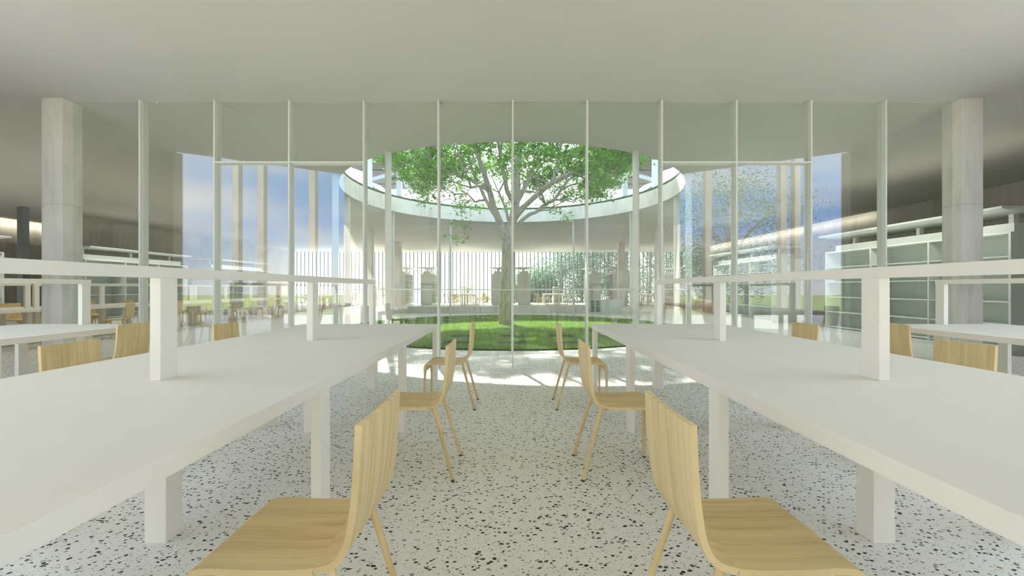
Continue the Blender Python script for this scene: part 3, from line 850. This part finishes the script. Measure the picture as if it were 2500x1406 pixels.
# ------------------------------------------------------------------ light
wd = bpy.data.worlds.new('sky'); scene.world = wd; wd.use_nodes = True; nt = wd.node_tree
bg = nt.nodes['Background']; tc = N(nt, 'ShaderNodeTexCoord'); sp = N(nt, 'ShaderNodeSeparateXYZ'); nt.links.new(tc.outputs['Generated'], sp.inputs[0])
rz = ramp(nt, [(.0, (.90, .92, .90)), (.5, (.86, .91, .97)), (.53, (.60, .76, 1.0)), (.57, (.26, .52, 1.05)), (.68, (.28, .54, 1.0)), (.85, (.66, .76, .92))])
mr = N(nt, 'ShaderNodeMapRange'); mr.inputs[1].default_value = -1; mr.inputs[2].default_value = 1; nt.links.new(sp.outputs[2], mr.inputs[0]); nt.links.new(mr.outputs[0], rz.inputs[0])
mp = N(nt, 'ShaderNodeMapping'); mp.inputs['Scale'].default_value = (1.4, 1.4, 4.5); nt.links.new(tc.outputs['Generated'], mp.inputs[0])
no = N(nt, 'ShaderNodeTexNoise'); no.inputs['Scale'].default_value = 1.8; no.inputs['Detail'].default_value = 6; no.inputs['Roughness'].default_value = .55; nt.links.new(mp.outputs[0], no.inputs['Vector'])
rc = ramp(nt, [(.48, (0, 0, 0)), (.70, (.75, .75, .75))]); nt.links.new(no.outputs['Fac'], rc.inputs[0])
mx = N(nt, 'ShaderNodeMix', data_type='RGBA'); nt.links.new(rc.outputs[0], mx.inputs[0]); nt.links.new(rz.outputs[0], mx.inputs[6]); mx.inputs[7].default_value = (1, .985, .95, 1)
wm = N(nt, 'ShaderNodeMapRange'); wm.inputs[1].default_value = -.2; wm.inputs[2].default_value = .7; wm.inputs[4].default_value = .85
nt.links.new(sp.outputs[1], wm.inputs[0])      # whiter haze on the sun's side of the sky
m2 = N(nt, 'ShaderNodeMix', data_type='RGBA'); nt.links.new(wm.outputs[0], m2.inputs[0]); nt.links.new(mx.outputs[2], m2.inputs[6]); m2.inputs[7].default_value = (1, .985, .95, 1)
nt.links.new(m2.outputs[2], bg.inputs[0]); bg.inputs[1].default_value = 3.6

def light(name, typ, loc, energy, **k):
    l = bpy.data.lights.new(name, typ); l.energy = energy
    for a, b_ in k.items(): setattr(l, a, b_)
    o = bpy.data.objects.new(name, l); o.location = loc; col.objects.link(o); return o
sun = light('sun', 'SUN', (0, 30, 30), 15.0, angle=math.radians(1.2), color=(1, .96, .88))
ld = Vector((.3*.616, -.95*.616, -.788)); sun.rotation_euler = ld.to_track_quat('-Z', 'Y').to_euler()
# wall washers under the ceiling (back side towards the room)
def washer(name, loc, length, nrm, e):
    o = light(name, 'AREA', loc, e, shape='RECTANGLE', size=length, size_y=.06, color=(1, .93, .78))
    # local -Z = nrm, local X along Y axis
    z = -Vector(nrm); x = Vector((0, 1, 0)); y = z.cross(x)
    o.rotation_euler = Matrix((x, y, z)).transposed().to_euler(); return o
washer('wall_washer_light', (XR-.22, 21.8, 3.80), 13, (1, 0, 0), 28)
washer('wall_washer_light', (XLL+.30, 13, 3.80), 14, (-1, 0, 0), 60)

# upward fill strips added over rails and canopies to brighten the ceiling
def uplight(x, y, z, wx, ly, e):
    o = light('fill_uplight', 'AREA', (x, y, z), e, shape='RECTANGLE', size=wx, size_y=ly, color=(1, .94, .82)); o.rotation_euler = (PI, 0, 0)
for x, y, e in [(-1.645, 2.75, 9), (1.717, 2.75, 9), (-5.035, 2.75, 8), (5.06, 2.75, 16)] + [(-10.4, y, 12) for y in (16.15, 11.5, 6.85, 22.7)] + [(x, 29.9, 55) for x in (-3.25, 3.1, 9.35, -8.85)]:
    uplight(x, y, 1.28, .04, 4.5, e)
for x, y, e in ((8.65+D/2, 9.53, 12), (8.75+D/2, 16.35, 12), (-14.35-D/2, 16.5, 10), (-14.35-D/2, 22.6, 10), (-13.95-D/2, 9.5, 10)):
    uplight(x, y, 2.62, .8, 4.0, e)

# fill spots added under the ceiling to brighten halls and far floor
for x, y, e in [(-7.9, yy, 75) for yy in (9.5, 14, 18.5, 24)] + [(-12.7, yy, 75) for yy in (10, 15, 20, 26)] + [(7.3, yy, 80) for yy in (9.2, 13, 17.2, 22)] + [(11.3, 24, 60), (0, 24.5, 60), (-18.3, 11, 170), (4, 24.5, 50), (-4, 24.5, 50)]:
    light('fill_downlight', 'SPOT', (x, y, H-.01), e*1.9, spot_size=math.radians(150), spot_blend=.8, shadow_soft_size=.03, color=(1, .98, .95))
# fill strips added by the canopy edges, tilted in to brighten the shelves
def shelf_fill(x, y, ly, sx, e):
    o = light('shelf_fill', 'AREA', (x, y, 2.50), e, shape='RECTANGLE', size=.04, size_y=ly, color=(1, .97, .90))
    nrm = Vector((sx*.5, 0, -.86)).normalized(); z = -nrm; yv = Vector((0, 1, 0)); xv = yv.cross(z)
    o.rotation_euler = Matrix((xv, yv, z)).transposed().to_euler()
for x, y, ly, sx, e in ((8.2, 9.53, 4.2, 1, 15), (8.3, 16.35, 4.2, 1, 15), (-13.9, 16.5, 4.4, -1, 13), (-13.9, 22.6, 4.4, -1, 13), (-13.5, 9.5, 4.2, -1, 13)):
    shelf_fill(x, y, ly, sx, e)

# ------------------------------------------------------------------ camera
cam = bpy.data.cameras.new('camera'); co = bpy.data.objects.new('camera', cam); col.objects.link(co)
co.location = (0, 0, EYE); co.rotation_euler = (PI/2, 0, 0)
cam.sensor_width = 36; cam.lens = 36*1035/2500; cam.clip_start = .05; cam.clip_end = 500
scene.camera = co
scene.cycles.transparent_max_bounces = 24
scene.cycles.max_bounces = 14; scene.cycles.diffuse_bounces = 8
scene.view_settings.view_transform = 'Standard'; scene.view_settings.look = 'None'
scene.view_settings.gamma = 1; scene.view_settings.use_curve_mapping = False
scene.view_settings.exposure = 0.03
